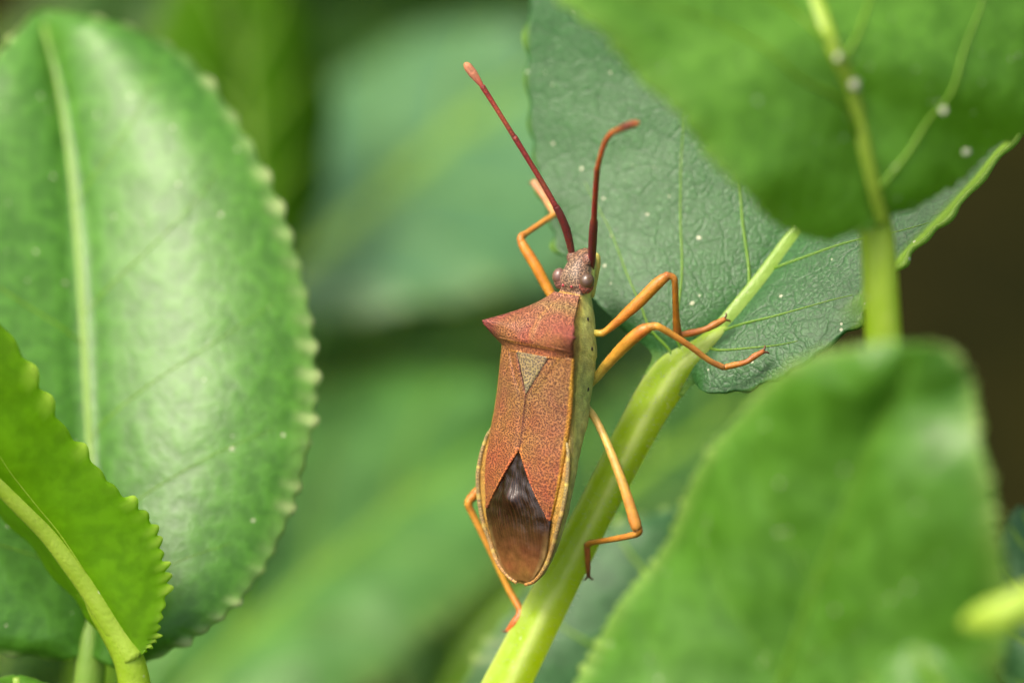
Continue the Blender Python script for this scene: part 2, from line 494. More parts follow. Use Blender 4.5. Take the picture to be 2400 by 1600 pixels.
M_K = leaf_mat('leaf_far', (0.058, 0.180, 0.026), (0.084, 0.225, 0.040), (0.24, 0.50, 0.03), mixf=0.30, rough=0.5, spec=0.4, ret=5, ret_bump=0.2, blotch=1.2)
M_K2 = leaf_mat('leaf_far_blue', (0.060, 0.175, 0.052), (0.092, 0.220, 0.080), (0.18, 0.42, 0.06), mixf=0.25, rough=0.45, spec=0.6, ret=5, ret_bump=0.2, blotch=1.2)
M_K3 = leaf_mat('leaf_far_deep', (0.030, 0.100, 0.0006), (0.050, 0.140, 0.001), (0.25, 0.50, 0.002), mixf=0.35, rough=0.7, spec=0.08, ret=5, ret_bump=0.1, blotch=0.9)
M_KD = leaf_mat('leaf_far_shaded', (0.022, 0.075, 0.006), (0.034, 0.105, 0.012), (0.12, 0.30, 0.01), mixf=0.25, rough=0.55, spec=0.3, ret=5, ret_bump=0.1, blotch=1.2)  # far leaf green darkened: shade among the lower leaves put into its colour
M_S = stem_mat('stem_green', (0.34, 0.53, 0.010), (0.64, 0.77, 0.22), (0.85, 0.97, 0.04), 0.48)
M_S2 = stem_mat('petiole_green', (0.27, 0.45, 0.010), (0.44, 0.60, 0.08), (0.60, 0.80, 0.04), 0.38)
M_V = stem_mat('vein_pale', (0.20, 0.38, 0.03), (0.36, 0.52, 0.12), (0.45, 0.65, 0.08), 0.25)
M_V2 = stem_mat('vein_green', (0.12, 0.27, 0.008), (0.22, 0.40, 0.03), (0.35, 0.6, 0.05), 0.25)
M_V3 = stem_mat('midrib_soft', (0.17, 0.34, 0.03), (0.27, 0.44, 0.08), (0.40, 0.62, 0.06), 0.3, 0.5)
M_V4 = stem_mat('vein_soft', (0.14, 0.30, 0.008), (0.18, 0.35, 0.015), (0.40, 0.66, 0.02), 0.35, 0.5)
M_V5 = stem_mat('vein_faint', (0.085, 0.235, 0.006), (0.13, 0.29, 0.02), (0.36, 0.62, 0.02), 0.35, 0.5)
M_HAIR = stem_mat('plant_hair', (0.6, 0.66, 0.45), (0.7, 0.74, 0.55), (0.7, 0.75, 0.5), 0.4)

# ------------------------------------------------------------------ twig the bug climbs: petiole + leaf
tw = newroot('leafy_twig', ground_point(-1.6, -4.5), 'bright lime green ridged twig ending in a dark veined leaf, carrying the brown bug', 'plant')
sp = [D3(1760, 636, -.145), D3(1690, 722, -.110), D3(1622, 788, -.088), D3(1562, 838, -.084), P3(1546, 918, -.092), P3(1498, 1000, -0.10), P3(1402, 1185, -0.11), P3(1302, 1378, -0.12), P3(1190, 1600, -0.14), P3(1070, 1850, -0.2), P3(950, 2100, -0.35)]
path, rad = stem_to_ground(sp, 0.087, 0.16, 170)
stem_len = len(path)
for i in range(stem_len):
    f = i / (stem_len - 1)
    rad[i] = interp([(0, 0.020), (0.045, .040), (0.09, 0.056), (0.13, 0.080), (0.165, 0.087), (0.21, 0.087), (0.28, 0.084), (0.47, 0.075), (0.6, 0.09), (1, 0.16)], f)
def stem_shape(th, f):
    d = math.atan2(math.sin(th - 0.62), math.cos(th - 0.62))
    e = math.atan2(math.sin(th + 0.9), math.cos(th + 0.9))
    return 1 - 0.20 * math.exp(-(d / 0.42) ** 2) - 0.05 * math.exp(-(e / 0.5) ** 2) + 0.05 * math.exp(-((abs(d) - 0.75) / 0.25) ** 2)
V, F = tube(path, rad, 40, stem_shape)
tip = []
for i in range(stem_len):
    for j in range(40):
        th = 2 * math.pi * j / 40
        d = math.atan2(math.sin(th - 0.62), math.cos(th - 0.62))
        tip.append(0.15 + 0.75 * math.exp(-((abs(d) - 0.78) / 0.26) ** 2) - 0.1 * math.exp(-(d / 0.3) ** 2))
tip += [0.3, 0.3]
obj('stem', V, F, M_S, tw, attrs={'tip': tip})
# short hairs along the stem
rnd = random.Random(3)
HV, HF = [], []
fr = frames(path)
for _ in range(1500):
    i = rnd.randrange(24, 116)
    t, a, b = fr[i]
    th = rnd.uniform(0, 2 * math.pi)
    d = a * math.cos(th) + b * math.sin(th)
    p = path[i].lerp(path[i + 1], rnd.random()) + d * rad[i] * stem_shape(th, 0) * 0.99
    q = p + (d + t * rnd.uniform(-0.7, 0.5) + b * rnd.uniform(-.3, .3)).normalized() * rnd.uniform(0.008, 0.026)
    s_ = t.cross(d) * 0.0011; s2 = t * 0.0011
    k = len(HV)
    HV += [p + s_, p - s_, p + s2, q]
    HF += [(k, k + 1, k + 3), (k + 1, k + 2, k + 3), (k + 2, k, k + 3)]
o = obj('hairs', HV, HF, M_HAIR, tw, attrs={'tip': [0.5] * len(HV)})
o['kind'] = 'stuff'

LA = Leaf(
    mid=[(1516, 878, -.05), (1568, 826, -.045), (1648, 766, -.04), (1745, 655, -.08), (1840, 525, -.15), (1990, 345, -.23), (2190, 110, -.28), (2400, -120, -.4), (2500, -300, -.5)],
    left=[(1484, 862, -.08), (1496, 806, -.09), (1404, 728, -.15), (1296, 588, -.30), (1240, 405, -.42), (1216, 130, -.50), (1280, -220, -.55), (1700, -480, -.7), (2490, -310, -.5)],
    right=[(1568, 908, -.06), (1598, 878, -.02), (1640, 902, .06), (1818, 852, .14), (1990, 722, .18), (2112, 622, .18), (2300, 420, .14), (2480, 150, 0.05), (2510, -290, -.5)],
    bulge=(0.03, 0.02), quilt=0.0, groove=0.008, wav=0.010, seed=11, roll=(1, 0.80, 0.085, 0.46),
    veins=(([(.13, .12), (.22, .35), (.36, .38), (.48, .44), (.58, .5), (.72, .56)], [(.12, .3), (.20, .62), (.30, .66), (.42, .72), (.5, .82)], [(.36, .03), (.5, .22), (.62, .38), (.76, .6)], [(.5, .03), (.64, .25), (.76, .48)]),
           ([(.26, .03), (.34, .3), (.42, .55), (.5, .8)], [(.21, .06), (.26, .35), (.34, .62), (.4, .8)], [(.42, .03), (.5, .3), (.58, .55), (.66, .8)], [(.56, .03), (.64, .3), (.74, .6)])))
build_leaf(tw, LA, M_A, M_V, lat=M_V2, teeth=(24, 0.034), nv=24, midr=(0.046, 0.024), vr=0.0062, thick=0.02, tipw=0.5, rowsper=9, roll_tip=0.85, base_pale=0.9, mflat=.32, tooth_from=.26, mid_range=(.20, .97), midprof=[(.2, .010), (.24, .038), (.32, .042), (.6, .034), (1, .02)])

# ------------------------------------------------------------------ big glossy leaf to the left of the bug
te = newroot('leafy_twig', ground_point(-3.4, -5), 'large glossy oval leaf with a broad pale sheen and a knobbly toothed edge', 'plant')
LE = Leaf(
    mid=[(208, 1500, -.42), (214, 1330, -.45), (212, 1140, -.52), (204, 960, -.62), (193, 760, -.74), (180, 560, -.88), (160, 360, -1.04), (130, 180, -1.22), (92, 28, -1.42)],
    left=[(150, 1512, -.42), (-160, 1450, -.32), (-330, 1250, -.30), (-400, 1000, -.40), (-400, 760, -.55), (-320, 520, -.75), (-160, 310, -1.0), (-8, 140, -1.2), (80, 34, -1.42)],
    right=[(290, 1540, -0.32), (490, 1428, -0.26), (612, 1290, -0.34), (690, 1090, -0.42), (722, 890, -0.54), (690, 640, -0.70), (590, 370, -0.88), (400, 118, -1.22), (104, 26, -1.42)],
    bulge=(0.05, 0.12), quilt=0.004, groove=0.025, wav=0.007, seed=23,
    veins=(((0.12, 0.30, .8), (0.3, 0.5, .8), (0.48, 0.66, .8)), ((0.02, 0.3, .8), (0.17, 0.46, .85), (0.34, 0.62, .85), (0.52, 0.78, .8), (0.68, .9, .8))))
build_leaf(te, LE, M_E, M_V3, lat=M_V2, teeth=(32, 0.026), mflat=.5, nv=18, midr=(0.034, 0.022), vr=0.0045, thick=0.02, tipw=1.0, edge_pale=0.25, rowsper=7)
path, rad = stem_to_ground([D3(213, 1400, -.47), D3(209, 1500, -.44), D3(200, 1600, -.45), D3(180, 1750, -.5), D3(120, 1950, -.7)], 0.06, 0.12)
V, F = tube(path, rad, 14)
obj('stem', V, F, M_V3, te, attrs={'tip': [0.4] * len(V)})

# ------------------------------------------------------------------ bright folded leaf, lower left
tf = newroot('leafy_twig', ground_point(-2.6, -6.5), 'bright yellow green young leaf folded along its thick pale midrib, sharply toothed', 'plant')
LF = Leaf(
    mid=[(308, 1508, .06), (268, 1452, .07), (205, 1352, .10), (118, 1240, .16), (0, 1118, .24), (-180, 930, .36), (-420, 640, .5)],
    left=[(296, 1516, .03), (246, 1462, -.10), (178, 1380, -.18), (88, 1275, -.22), (-26, 1152, -.22), (-230, 960, -.1), (-430, 640, .5)],
    right=[(330, 1500, .08), (362, 1440, .08), (378, 1310, .08), (330, 1185, .12), (165, 1012, .28), (-30, 720, .50), (-410, 630, .5)],
    bulge=(0.0, 0.05), quilt=0.004, groove=0.01, wav=0.014, seed=37,
    veins=(((0.2, 0.4, .8),), ([(0.05, .06), (.3, .10), (.55, .2), (.75, .4)], )))
build_leaf(tf, LF, M_F, M_S2, teeth=(27, 0.027), sides=(0.1, 1), nv=14, midr=(0.05, 0.035), vr=0.006, thick=0.018, tipw=0.9, rowsper=9)
path, rad = stem_to_ground([D3(190, 1330, .06), D3(250, 1425, .045), D3(296, 1515, .03), D3(312, 1600, .0), D3(318, 1720, -.05), D3(300, 1900, -.2)], 0.058, 0.12)
V, F = tube(path, rad, 16)
obj('stem', V, F, M_S2, tf, attrs={'tip': [0.25] * len(V)})

# small leaf poking in below
tg = newroot('leafy_twig', ground_point(-3.9, -6.8), 'pale green leaf arching just above the lower edge beside the folded leaf', 'plant')
LG = Leaf(
    mid=[(40, 2000, -.1), (38, 1850, .05), (36, 1720, .12), (36, 1620, .05), (38, 1556, -.12)],
    left=[(-40, 2010, -.1), (-160, 1850, .0), (-170, 1720, .0), (-90, 1590, -.05), (30, 1552, -.12)],
    right=[(100, 2010, -.1), (210, 1850, .0), (215, 1720, .0), (140, 1590, -.05), (46, 1552, -.12)],
    bulge=(0.06, 0.06), wav=0.01, seed=5, veins=(((0.2, 0.5, .8),), ((0.2, 0.5, .8),)))
build_leaf(tg, LG, M_C, M_V, teeth=(16, 0.01), nv=10, midr=(0.03, 0.02), edge_pale=0.5)
path, rad = stem_to_ground([D3(40, 1990, -.1), D3(40, 2080, -.15), D3(45, 2200, -.3)], 0.04, 0.1)
V, F = tube(path, rad, 12)
obj('stem', V, F, M_S2, tg, attrs={'tip': [0.3] * len(V)})

# ------------------------------------------------------------------ soft leaf on an upright petiole, upper right
tb = newroot('leafy_twig', ground_point(2.6, -6), 'out of focus leaf hanging from a thick upright lime green petiole, overlapping the veined leaf', 'plant')
LB = Leaf(
    mid=[(2012, 512, 1.15), (1990, 400, 1.26), (1950, 215, 1.37), (1900, 95, 1.48), (1845, -60, 1.38), (1770, -260, 1.47), (1640, -520, 1.40)],
    left=[(1985, 528, 1.25), (1850, 538, 1.34), (1700, 432, 1.62), (1560, 270, 1.70), (1400, 95, 1.78), (1260, -110, 1.80), (1630, -530, 1.40)],
    right=[(2040, 492, 1.08), (2150, 446, 1.03), (2275, 345, 0.93), (2420, 225, 0.91), (2450, -50, 0.96), (2200, -380, 1.11), (1650, -520, 1.40)],
    bulge=(0.06, 0.05), quilt=0.0, groove=0.0, wav=0.02, seed=41,
    veins=(([(.25, .02), (.38, .15), (.5, .35), (.62, .55), (.75, .8)], [(.5, .02), (.62, .2), (.75, .5)]),
           ([(.1, .03), (.25, .4), (.4, .5), (.52, .55), (.63, .64), (.8, .8)], [(.45, .03), (.52, .12), (.62, .22), (.8, .45)])))
build_leaf(tb, LB, M_B, M_S2, teeth=(30, 0.018), nv=16, midr=(0.050, 0.025), lat=M_V4, mflat=.5, vr=0.012, thick=0.02, tipw=0.4, edge_pale=0.25)
path, rad = stem_to_ground([D3(1982, 372, 1.235), D3(1998, 455, 1.14), D3(2014, 540, 1.08), D3(2024, 680, 1.04), D3(2032, 830, .98), D3(2045, 1000, .9), D3(2090, 1300, .6), D3(2150, 1700, .0)], 0.064, 0.12, 60)
V, F = tube(path, rad, 20, lambda th, f: 1 - 0.07 * math.exp(-((math.atan2(math.sin(th - .3), math.cos(th - .3))) / .4) ** 2))
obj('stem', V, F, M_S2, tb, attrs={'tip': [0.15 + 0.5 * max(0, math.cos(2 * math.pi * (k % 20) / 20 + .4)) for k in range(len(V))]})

# ------------------------------------------------------------------ broad blurred leaf, lower right
tc = newroot('leafy_twig', ground_point(1.0, -8), 'broad rounded soft green leaf with a finely toothed edge, in front of the upright petiole', 'plant')
LC = Leaf(
    mid=[(1690, 1950, 1.44), (1740, 1760, 1.55), (1800, 1560, 1.66), (1870, 1360, 1.80), (1950, 1160, 1.96), (2030, 960, 2.10), (2070, 866, 2.21), (2094, 790, 2.30)],
    left=[(1560, 1960, 1.39), (1310, 1700, 1.18), (1390, 1450, 1.20), (1530, 1255, 1.31), (1640, 1034, 1.55), (1812, 852, 1.94), (1942, 802, 2.16), (2062, 784, 2.29)],
    right=[(1830, 1960, 1.55), (2140, 1780, 1.85), (2300, 1520, 2.05), (2298, 1270, 2.19), (2262, 1070, 2.28), (2230, 905, 2.17), (2196, 822, 2.23), (2124, 786, 2.30)],
    bulge=(0.10, 0.08), quilt=0.008, groove=0.0, wav=0.014, seed=53,
    veins=(((0.12, 0.36, .85), (0.28, 0.52, .85), (0.44, 0.66, .85)), ((0.12, 0.36, .85), (0.28, 0.52, .85), (0.44, 0.66, .85))))
build_leaf(tc, LC, M_C, M_V5, teeth=(54, 0.022), nv=16, midr=(0.022, 0.010), vr=0.006, thick=0.02, tipw=0.8, edge_pale=0.45)
path, rad = stem_to_ground([D3(1700, 1930, 1.44), D3(1660, 2050, 1.3), D3(1600, 2250, .5)], 0.05, 0.12)
V, F = tube(path, rad, 14)
obj('stem', V, F, M_S2, tc, attrs={'tip': [0.3] * len(V)})

td = newroot('leafy_twig', ground_point(3.6, -9), 'very blurred leaf at the lower corner with a bright yellow green petiole beside it', 'plant')
LD = Leaf(
    mid=[(2400, 2100, 2.20), (2340, 1960, 2.30), (2280, 1820, 2.40), (2210, 1680, 2.45), (2140, 1550, 2.45), (2100, 1480, 2.40)],
    left=[(2320, 2110, 2.20), (2030, 2030, 2.20), (1910, 1880, 2.25), (1920, 1700, 2.30), (2010, 1550, 2.35), (2092, 1476, 2.40)],
    right=[(2470, 2100, 2.20), (2550, 1960, 2.20), (2510, 1800, 2.25), (2400, 1670, 2.30), (2250, 1530, 2.35), (2110, 1478, 2.40)],
    bulge=(0.06, 0.06), wav=0.03, quilt=.02, groove=.03, seed=61, veins=(((0.2, 0.5, .8), (0.45, .75, .8)), ((0.2, 0.5, .8), (0.45, .75, .8))))
build_leaf(td, LD, M_C, M_V2, teeth=(24, 0.02), nv=12, midr=(0.03, 0.015))
path, rad = stem_to_ground([D3(2215, 1432, 2.45), D3(2300, 1408, 2.6), D3(2420, 1366, 2.55), D3(2560, 1380, 2.2), D3(2700, 1500, 1.7), D3(2800, 1750, 1.0)], 0.062, 0.12)
V, F = tube(path, rad, 14)
obj('stem', V, F, M_S2, td, attrs={'tip': [0.9] * len(V)})
path = smooth_path([cw(*D3(2395, 2090, 2.2)), cw(*D3(2480, 2150, 2.0)), cw(*D3(2560, 2050, 1.6)), cw(*D3(2730, 1700, 1.2)), cw(*D3(2760, 1650, 1.14))], 24)
V, F = tube(path, [0.045] * 24, 12)
obj('petiole', V, F, M_S2, td, attrs={'tip': [0.4] * len(V)})

# ------------------------------------------------------------------ leaves behind
def simple_leaf(label, mid, left, right, mat=None, teeth=(24, 0.03), bulge=(0.1, 0.1), seed=1, midr=(0.06, 0.03), veins=4, stem=None, vein=None, ep=0.15, wav=0.02):
    g = None
    base = D3(*mid[0])
    b = cw(*base)
    r = newroot('leafy_twig', ground_point(b.x, b.y - 0.5), label, 'plant')
    vv = tuple((0.08 + 0.8 * k / max(1, veins), min(0.97, 0.08 + 0.8 * k / max(1, veins) + 0.22), .85) for k in range(veins))
    lf = Leaf(mid, left, right, bulge=bulge, wav=wav, quilt=0.01, groove=0.03, seed=seed, veins=(vv, vv))
    build_leaf(r, lf, mat or M_K, vein or M_V2, teeth=teeth, nv=12, midr=midr, vr=0.014, thick=0.025, tipw=0.6, edge_pale=ep, rowsper=5)
    d = (D3(*mid[0]) - D3(*mid[1])).normalized()
    path, rad = stem_to_ground([base + d * -0.03, base + d * 0.3, base + d * 0.6 + Vector((0, -0.1, -0.1))], midr[0], 0.14)
    V, F = tube(path, rad, 12)
    obj('stem', V, F, M_V2, r, attrs={'tip': [0.3] * len(V)})
    return r

# grey green serrated leaf right behind the twig, under the hind leg
simple_leaf('grey green toothed leaf behind the lime green twig and the bug\'s hind leg',
    mid=[(1300, 2000, -1.0), (1400, 1830, -1.0), (1490, 1650, -1.02), (1560, 1470, -1.06), (1600, 1310, -1.12), (1592, 1172, -1.2)],
    left=[(1200, 2010, -1.0), (980, 1850, -1.05), (1020, 1690, -1.1), (1120, 1480, -1.15), (1310, 1262, -1.2), (1560, 1166, -1.2)],
    right=[(1380, 2010, -1.0), (1600, 1900, -1.0), (1720, 1700, -1.0), (1760, 1480, -1.05), (1730, 1280, -1.1), (1600, 1172, -1.2)], seed=71, mat=M_A2, bulge=(.05, .05))
# wide pale leaf in the lower middle
simple_leaf('wide out of focus pale green leaf below and to the left of the bug',
    mid=[(280, 1760, -4.2), (460, 1560, -4.3), (640, 1390, -4.5), (820, 1240, -4.7), (1020, 1090, -5.0), (1240, 960, -5.4)],
    left=[(250, 1740, -4.2), (360, 1400, -4.6), (520, 1130, -5.0), (720, 890, -5.5), (980, 850, -5.6), (1220, 930, -5.4)],
    right=[(320, 1790, -4.2), (640, 1720, -3.9), (860, 1560, -4.0), (1040, 1400, -4.2), (1210, 1240, -4.6), (1270, 980, -5.4)], seed=83, bulge=(.15, .15), midr=(.05, .03))
# grey green leaf in the upper middle, yellowish midrib
simple_leaf('out of focus blue green leaf with a yellowish midrib behind the antennae',
    mid=[(600, 740, -5.6), (690, 640, -5.8), (820, 510, -6.1), (960, 380, -6.4), (1120, 250, -6.7), (1330, 120, -7.0)],
    left=[(580, 720, -5.6), (600, 520, -6.2), (680, 330, -6.7), (840, 150, -7.2), (1080, 60, -7.3), (1310, 100, -7.0)],
    right=[(640, 760, -5.6), (860, 720, -5.3), (1080, 680, -5.4), (1300, 620, -5.7), (1400, 380, -6.3), (1350, 130, -7.0)], seed=97, mat=M_K2, bulge=(.15, .15), midr=(.10, .05), vein=M_V3)
# saturated leaf upper left
simple_leaf('out of focus deep green upright leaf behind the tip of the glossy leaf',
    mid=[(560, 700, -4.4), (570, 560, -4.5), (575, 400, -4.6), (570, 240, -4.8), (550, 60, -5.1), (520, -160, -5.5)],
    left=[(520, 705, -4.4), (400, 560, -4.4), (340, 400, -4.5), (330, 220, -4.7), (380, 20, -5.0), (510, -160, -5.5)],
    right=[(600, 700, -4.4), (700, 560, -4.9), (745, 380, -5.2), (750, 200, -5.4), (690, 0, -5.5), (535, -160, -5.5)], seed=101, mat=M_K3, midr=(.05, .03))
# leaf behind the twig, right
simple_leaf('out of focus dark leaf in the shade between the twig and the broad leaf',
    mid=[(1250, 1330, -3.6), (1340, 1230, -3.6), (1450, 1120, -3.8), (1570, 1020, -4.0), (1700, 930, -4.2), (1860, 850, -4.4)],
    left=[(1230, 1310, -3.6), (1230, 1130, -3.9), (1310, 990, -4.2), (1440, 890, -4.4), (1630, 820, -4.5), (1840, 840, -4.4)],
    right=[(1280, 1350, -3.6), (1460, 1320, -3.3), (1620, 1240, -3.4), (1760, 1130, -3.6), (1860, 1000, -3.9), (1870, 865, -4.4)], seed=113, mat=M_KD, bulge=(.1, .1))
# right edge leaf
simple_leaf('blue green leaf tip showing beyond the right margin of the broad leaf',
    mid=[(2500, 1700, -.6), (2470, 1560, -.6), (2430, 1420, -.65), (2390, 1280, -.75), (2350, 1170, -.9)],
    left=[(2450, 1710, -.6), (2310, 1570, -.7), (2270, 1420, -.8), (2290, 1260, -.85), (2340, 1166, -.9)],
    right=[(2560, 1700, -.6), (2640, 1560, -.6), (2620, 1400, -.6), (2500, 1250, -.75), (2362, 1170, -.9)], seed=127, mat=M_A2, midr=(.04, .02))
# lower layer of leaves between gaps, shade there put into their dark green
def far_leaf(cx, cy, w, L_, ang, wd, seed, label):
    a = math.radians(ang)
    ux, uy = math.sin(a), -math.cos(a)
    nx, ny = math.cos(a), math.sin(a)
    prof = [(0, 0.1), (.2, .75), (.4, 1), (.6, .95), (.8, .62), (1, 0.03)]
    mid, le, ri = [], [], []
    for t, k in prof:
        x, y = cx + ux * L_ * (t - .5), cy + uy * L_ * (t - .5)
        ww = w - 1.0 * t
        mid.append((x, y, ww)); le.append((x - nx * wd * k, y - ny * wd * k, ww + .15)); ri.append((x + nx * wd * k, y + ny * wd * k, ww - .1))
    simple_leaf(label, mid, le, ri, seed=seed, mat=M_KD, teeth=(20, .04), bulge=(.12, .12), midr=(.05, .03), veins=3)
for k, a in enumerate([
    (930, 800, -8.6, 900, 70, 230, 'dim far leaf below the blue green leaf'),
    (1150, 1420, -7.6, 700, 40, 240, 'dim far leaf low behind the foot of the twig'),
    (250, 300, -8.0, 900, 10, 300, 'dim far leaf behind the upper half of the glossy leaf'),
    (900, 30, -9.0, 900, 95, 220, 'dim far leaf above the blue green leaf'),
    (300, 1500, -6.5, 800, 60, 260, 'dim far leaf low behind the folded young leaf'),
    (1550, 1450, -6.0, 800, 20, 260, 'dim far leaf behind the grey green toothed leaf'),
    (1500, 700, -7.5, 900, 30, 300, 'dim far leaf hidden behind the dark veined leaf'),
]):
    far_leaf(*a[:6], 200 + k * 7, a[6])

# ------------------------------------------------------------------ the bug
PSI, ROLL = math.radians(10.5), math.radians(40)
W0 = 0.08
cp, sp_ = math.cos(PSI), math.sin(PSI)
BY = Vector((sp_, cp, 0.0))
BX = Vector((math.cos(ROLL) * cp, -math.cos(ROLL) * sp_, math.sin(ROLL)))
BZ = Vector((-math.sin(ROLL) * cp, math.sin(ROLL) * sp_, math.cos(ROLL)))
TAIL = P3(1224.5, 1370, W0)
def B(x, s, z):
    return cw(*(TAIL + BX * x + BY * s + BZ * z))
bug = newroot('leaf_footed_bug', B(0, .6, -.1), 'orange brown bug with pointed shoulders and red antennae climbing the lime green twig', 'bug')

mat_shell = bug_mat('bug_shell', dot=True, dscale=116, dsize=0.33, bump=0.9, rough=0.48, spec=0.3, dotcol=(0.045, 0.012, 0.014))
mat_head = bug_mat('bug_head', dot=True, dscale=102, dsize=0.37, dotcol=(0.015, 0.010, 0.016), bump=0.9, rough=0.5, var=0.4)
mat_scut = bug_mat('bug_scutellum', dot=True, dscale=98, dsize=0.33, dotcol=(0.03, 0.025, 0.035), bump=0.7, rough=0.4)
mat_memb = bug_mat('bug_membrane', rough=0.27, bump=0.22, var=0.3, streak=4.0, spec=0.5)
mat_rim = bug_mat('bug_rim', dot=True, dscale=120, dsize=0.34, dotcol=(0.02, 0.015, 0.02), bump=0.5, rough=0.4)
mat_leg = bug_mat('bug_leg', rough=0.38, bump=0.5, var=0.24)
mat_ant = bug_mat('bug_antenna', dot=True, dscale=140, dsize=0.30, dotcol=(0.03, 0.008, 0.006), bump=0.9, rough=0.42, var=0.2)
mat_eye = bug_mat('bug_eye', rough=0.34, bump=0.02, var=0.15, coat=0.0, spec=0.8)
mat_dark = bug_mat('bug_dark', rough=0.5, bump=0.2)

OR1, OR2 = (0.56, 0.150, 0.050), (0.60, 0.205, 0.075)
GREEN = (0.58, 0.60, 0.18)

# body: head, thorax and abdomen as one lofted skin
ST = [  # s, half width, margin z, top z, bottom z
    (0.004, .03, .004, .008, -.004), (.02, .066, .010, .02, -.012), (.06, .110, .027, .045, -.03), (.14, .154, .048, .08, -.035), (.225, .190, .080, .108, -.03),
    (.36, .224, .108, .136, -.02), (.47, .228, .121, .148, -.025), (.57, .214, .124, .152, -.05), (.70, .186, .122, .155, -.10), (.80, .178, .135, .165, -.10),
    (.90, .176, .150, .172, -.10), (.96, .170, .150, .170, -.095), (1.03, .145, .145, .160, -.09), (1.08, .118, .110, .130, -.085), (1.13, .082, .065, .085, -.078),
    (1.17, .058, .045, .052, -.07), (1.19, .053, .035, .054, -.062), (1.205, .060, .025, .068, -.058), (1.24, .066, .022, .076, -.055), (1.275, .058, .016, .066, -.055),
    (1.31, .050, .010, .052, -.058), (1.335, .041, .004, .036, -.060), (1.355, .028, -.004, .016, -.052), (1.368, .006, -.015, -.008, -.03)]
def stat(s):
    q4 = list(sinterp([(q[0], q[k]) for q in ST], s) for k in range(1, 5))
    if s < 1.0: q4[2] = q4[1] + (q4[2] - q4[1]) * (0.25 if s < .9 else .25 + (s - .9) * 7.5)
    return q4
SEG = 44
def ring_pt(s, j):
    h, zm, zt, zb = stat(s)
    a = 2 * math.pi * j / SEG
    c, sn = math.cos(a), math.sin(a)
    if sn >= 0:
        x = h * (abs(c) ** 0.9) * (1 if c >= 0 else -1); z = zm + (zt - zm) * sn
    else:
        x = h * (abs(c) ** 0.62) * (1 if c >= 0 else -1); z = zm + (zm - zb) * -(abs(sn) ** 1.05)
    return x, z
V, F, cols, dots = [], [], [], []
NS = 150
for i in range(NS):
    s = 0.004 + (1.368 - .004) * i / (NS - 1)
    for j in range(SEG):
        x, z = ring_pt(s, j)
        sn = math.sin(2 * math.pi * j / SEG)
        if s > 1.18:
            x *= 1 + 0.03 * noise.noise(Vector((s * 60, j * .7, 2)))
            z += 0.003 * noise.noise(Vector((s * 50, j * .9, 7)))
            head = min(1, max(0, (sn + 0.35) * 5))
            c = tuple(g + (hc - g) * head for g, hc in zip(GREEN, interp([(1.18, (.30, .18, .10)), (1.28, (.28, .18, .11)), (1.37, (.28, .13, .06))], s)))
            dots.append(head)
        else:
            z += 0.006 * noise.noise(Vector((s * 22, x * 12, z * 12 + 4))) if sn < 0.1 else 0
            # faint seams of the thorax plates
            for sm in (0.79, 0.955, 1.085):
                if sn < 0 and abs(s - sm - 0.03 * sn) < 0.008: x *= 0.975
            side = interp([(-1, (.56, .58, .19)), (-.3, GREEN), (-.06, (.60, .50, .09)), (.05, (.62, .34, .06))], sn)
            k = interp([(.3, .8), (.6, .9), (1.2, 1.0)], s)
            c = tuple(q * k for q in side)
            dots.append(0.0 if sn < 0 else 0.5)
        cols.append(c)
        V.append(B(x, s, z))
for i in range(NS - 1):
    for j in range(SEG):
        k = (j + 1) % SEG
        F.append((i * SEG + j, i * SEG + k, (i + 1) * SEG + k, (i + 1) * SEG + j))
F.append(tuple(range(SEG - 1, -1, -1))); F.append(tuple((NS - 1) * SEG + j for j in range(SEG)))
body = obj('body', V, F, mat_head, bug, cols=cols, attrs={'dots': dots}, uvs=[(2.2 * stat(0.004 + (1.368 - .004) * (k // SEG) / (NS - 1))[0] * abs(math.pi / 2 - 2 * math.pi * (k % SEG) / SEG) * (1 if (k % SEG) < SEG / 4 or (k % SEG) > .75 * SEG else -1) * .6, 0.004 + (1.368 - .004) * (k // SEG) / (NS - 1)) for k in range(len(V))])

# pronotum: saddle plate with pointed shoulders
E_ = [(.908, .168), (.925, .186), (.95, .203), (.980, .221), (.998, .236), (1.006, .2395), (1.016, .228), (1.04, .197), (1.07, .155), (1.106, .116), (1.14, .088), (1.16, .073), (1.174, .068)]
EZ = [(.908, .160), (.925, .172), (.95, .205), (.985, .248), (1.006, .260), (1.016, .252), (1.04, .212), (1.07, .172), (1.106, .124), (1.14, .088), (1.174, .060)]
MZ = [(.908, .196), (.925, .199), (.936, .203), (.945, .214), (.954, .225), (.97, .228), (1.0, .224), (1.06, .194), (1.12, .138), (1.15, .096), (1.160, .082), (1.174, .078)]
def pron(s, f):
    e, ez, mz = interp(E_, s), sinterp(EZ, s), sinterp(MZ, s)
    a = abs(f)
    z = mz + (ez - mz) * (a ** 2.2)
    if s < .955: z = interp([(0, mz), (.55, mz), (.8, mz + .25 * (ez - mz)), (1, ez)], a)
    z += 0.006 * math.sin(math.pi * a) ** 2
    z += 0.003 * noise.noise(Vector((f * 5, s * 40, 1)))
    z -= 0.004 * math.exp(-(f / 0.04) ** 2) * (1 if s > .96 else 0) * -1
    return e * f, z
V, F, cols, dots, NF = [], [], [], [], 48
ss = sorted(set([.908 + (1.174 - .908) * i / 90 for i in range(91)] + [1.003, 1.006, 1.009]))
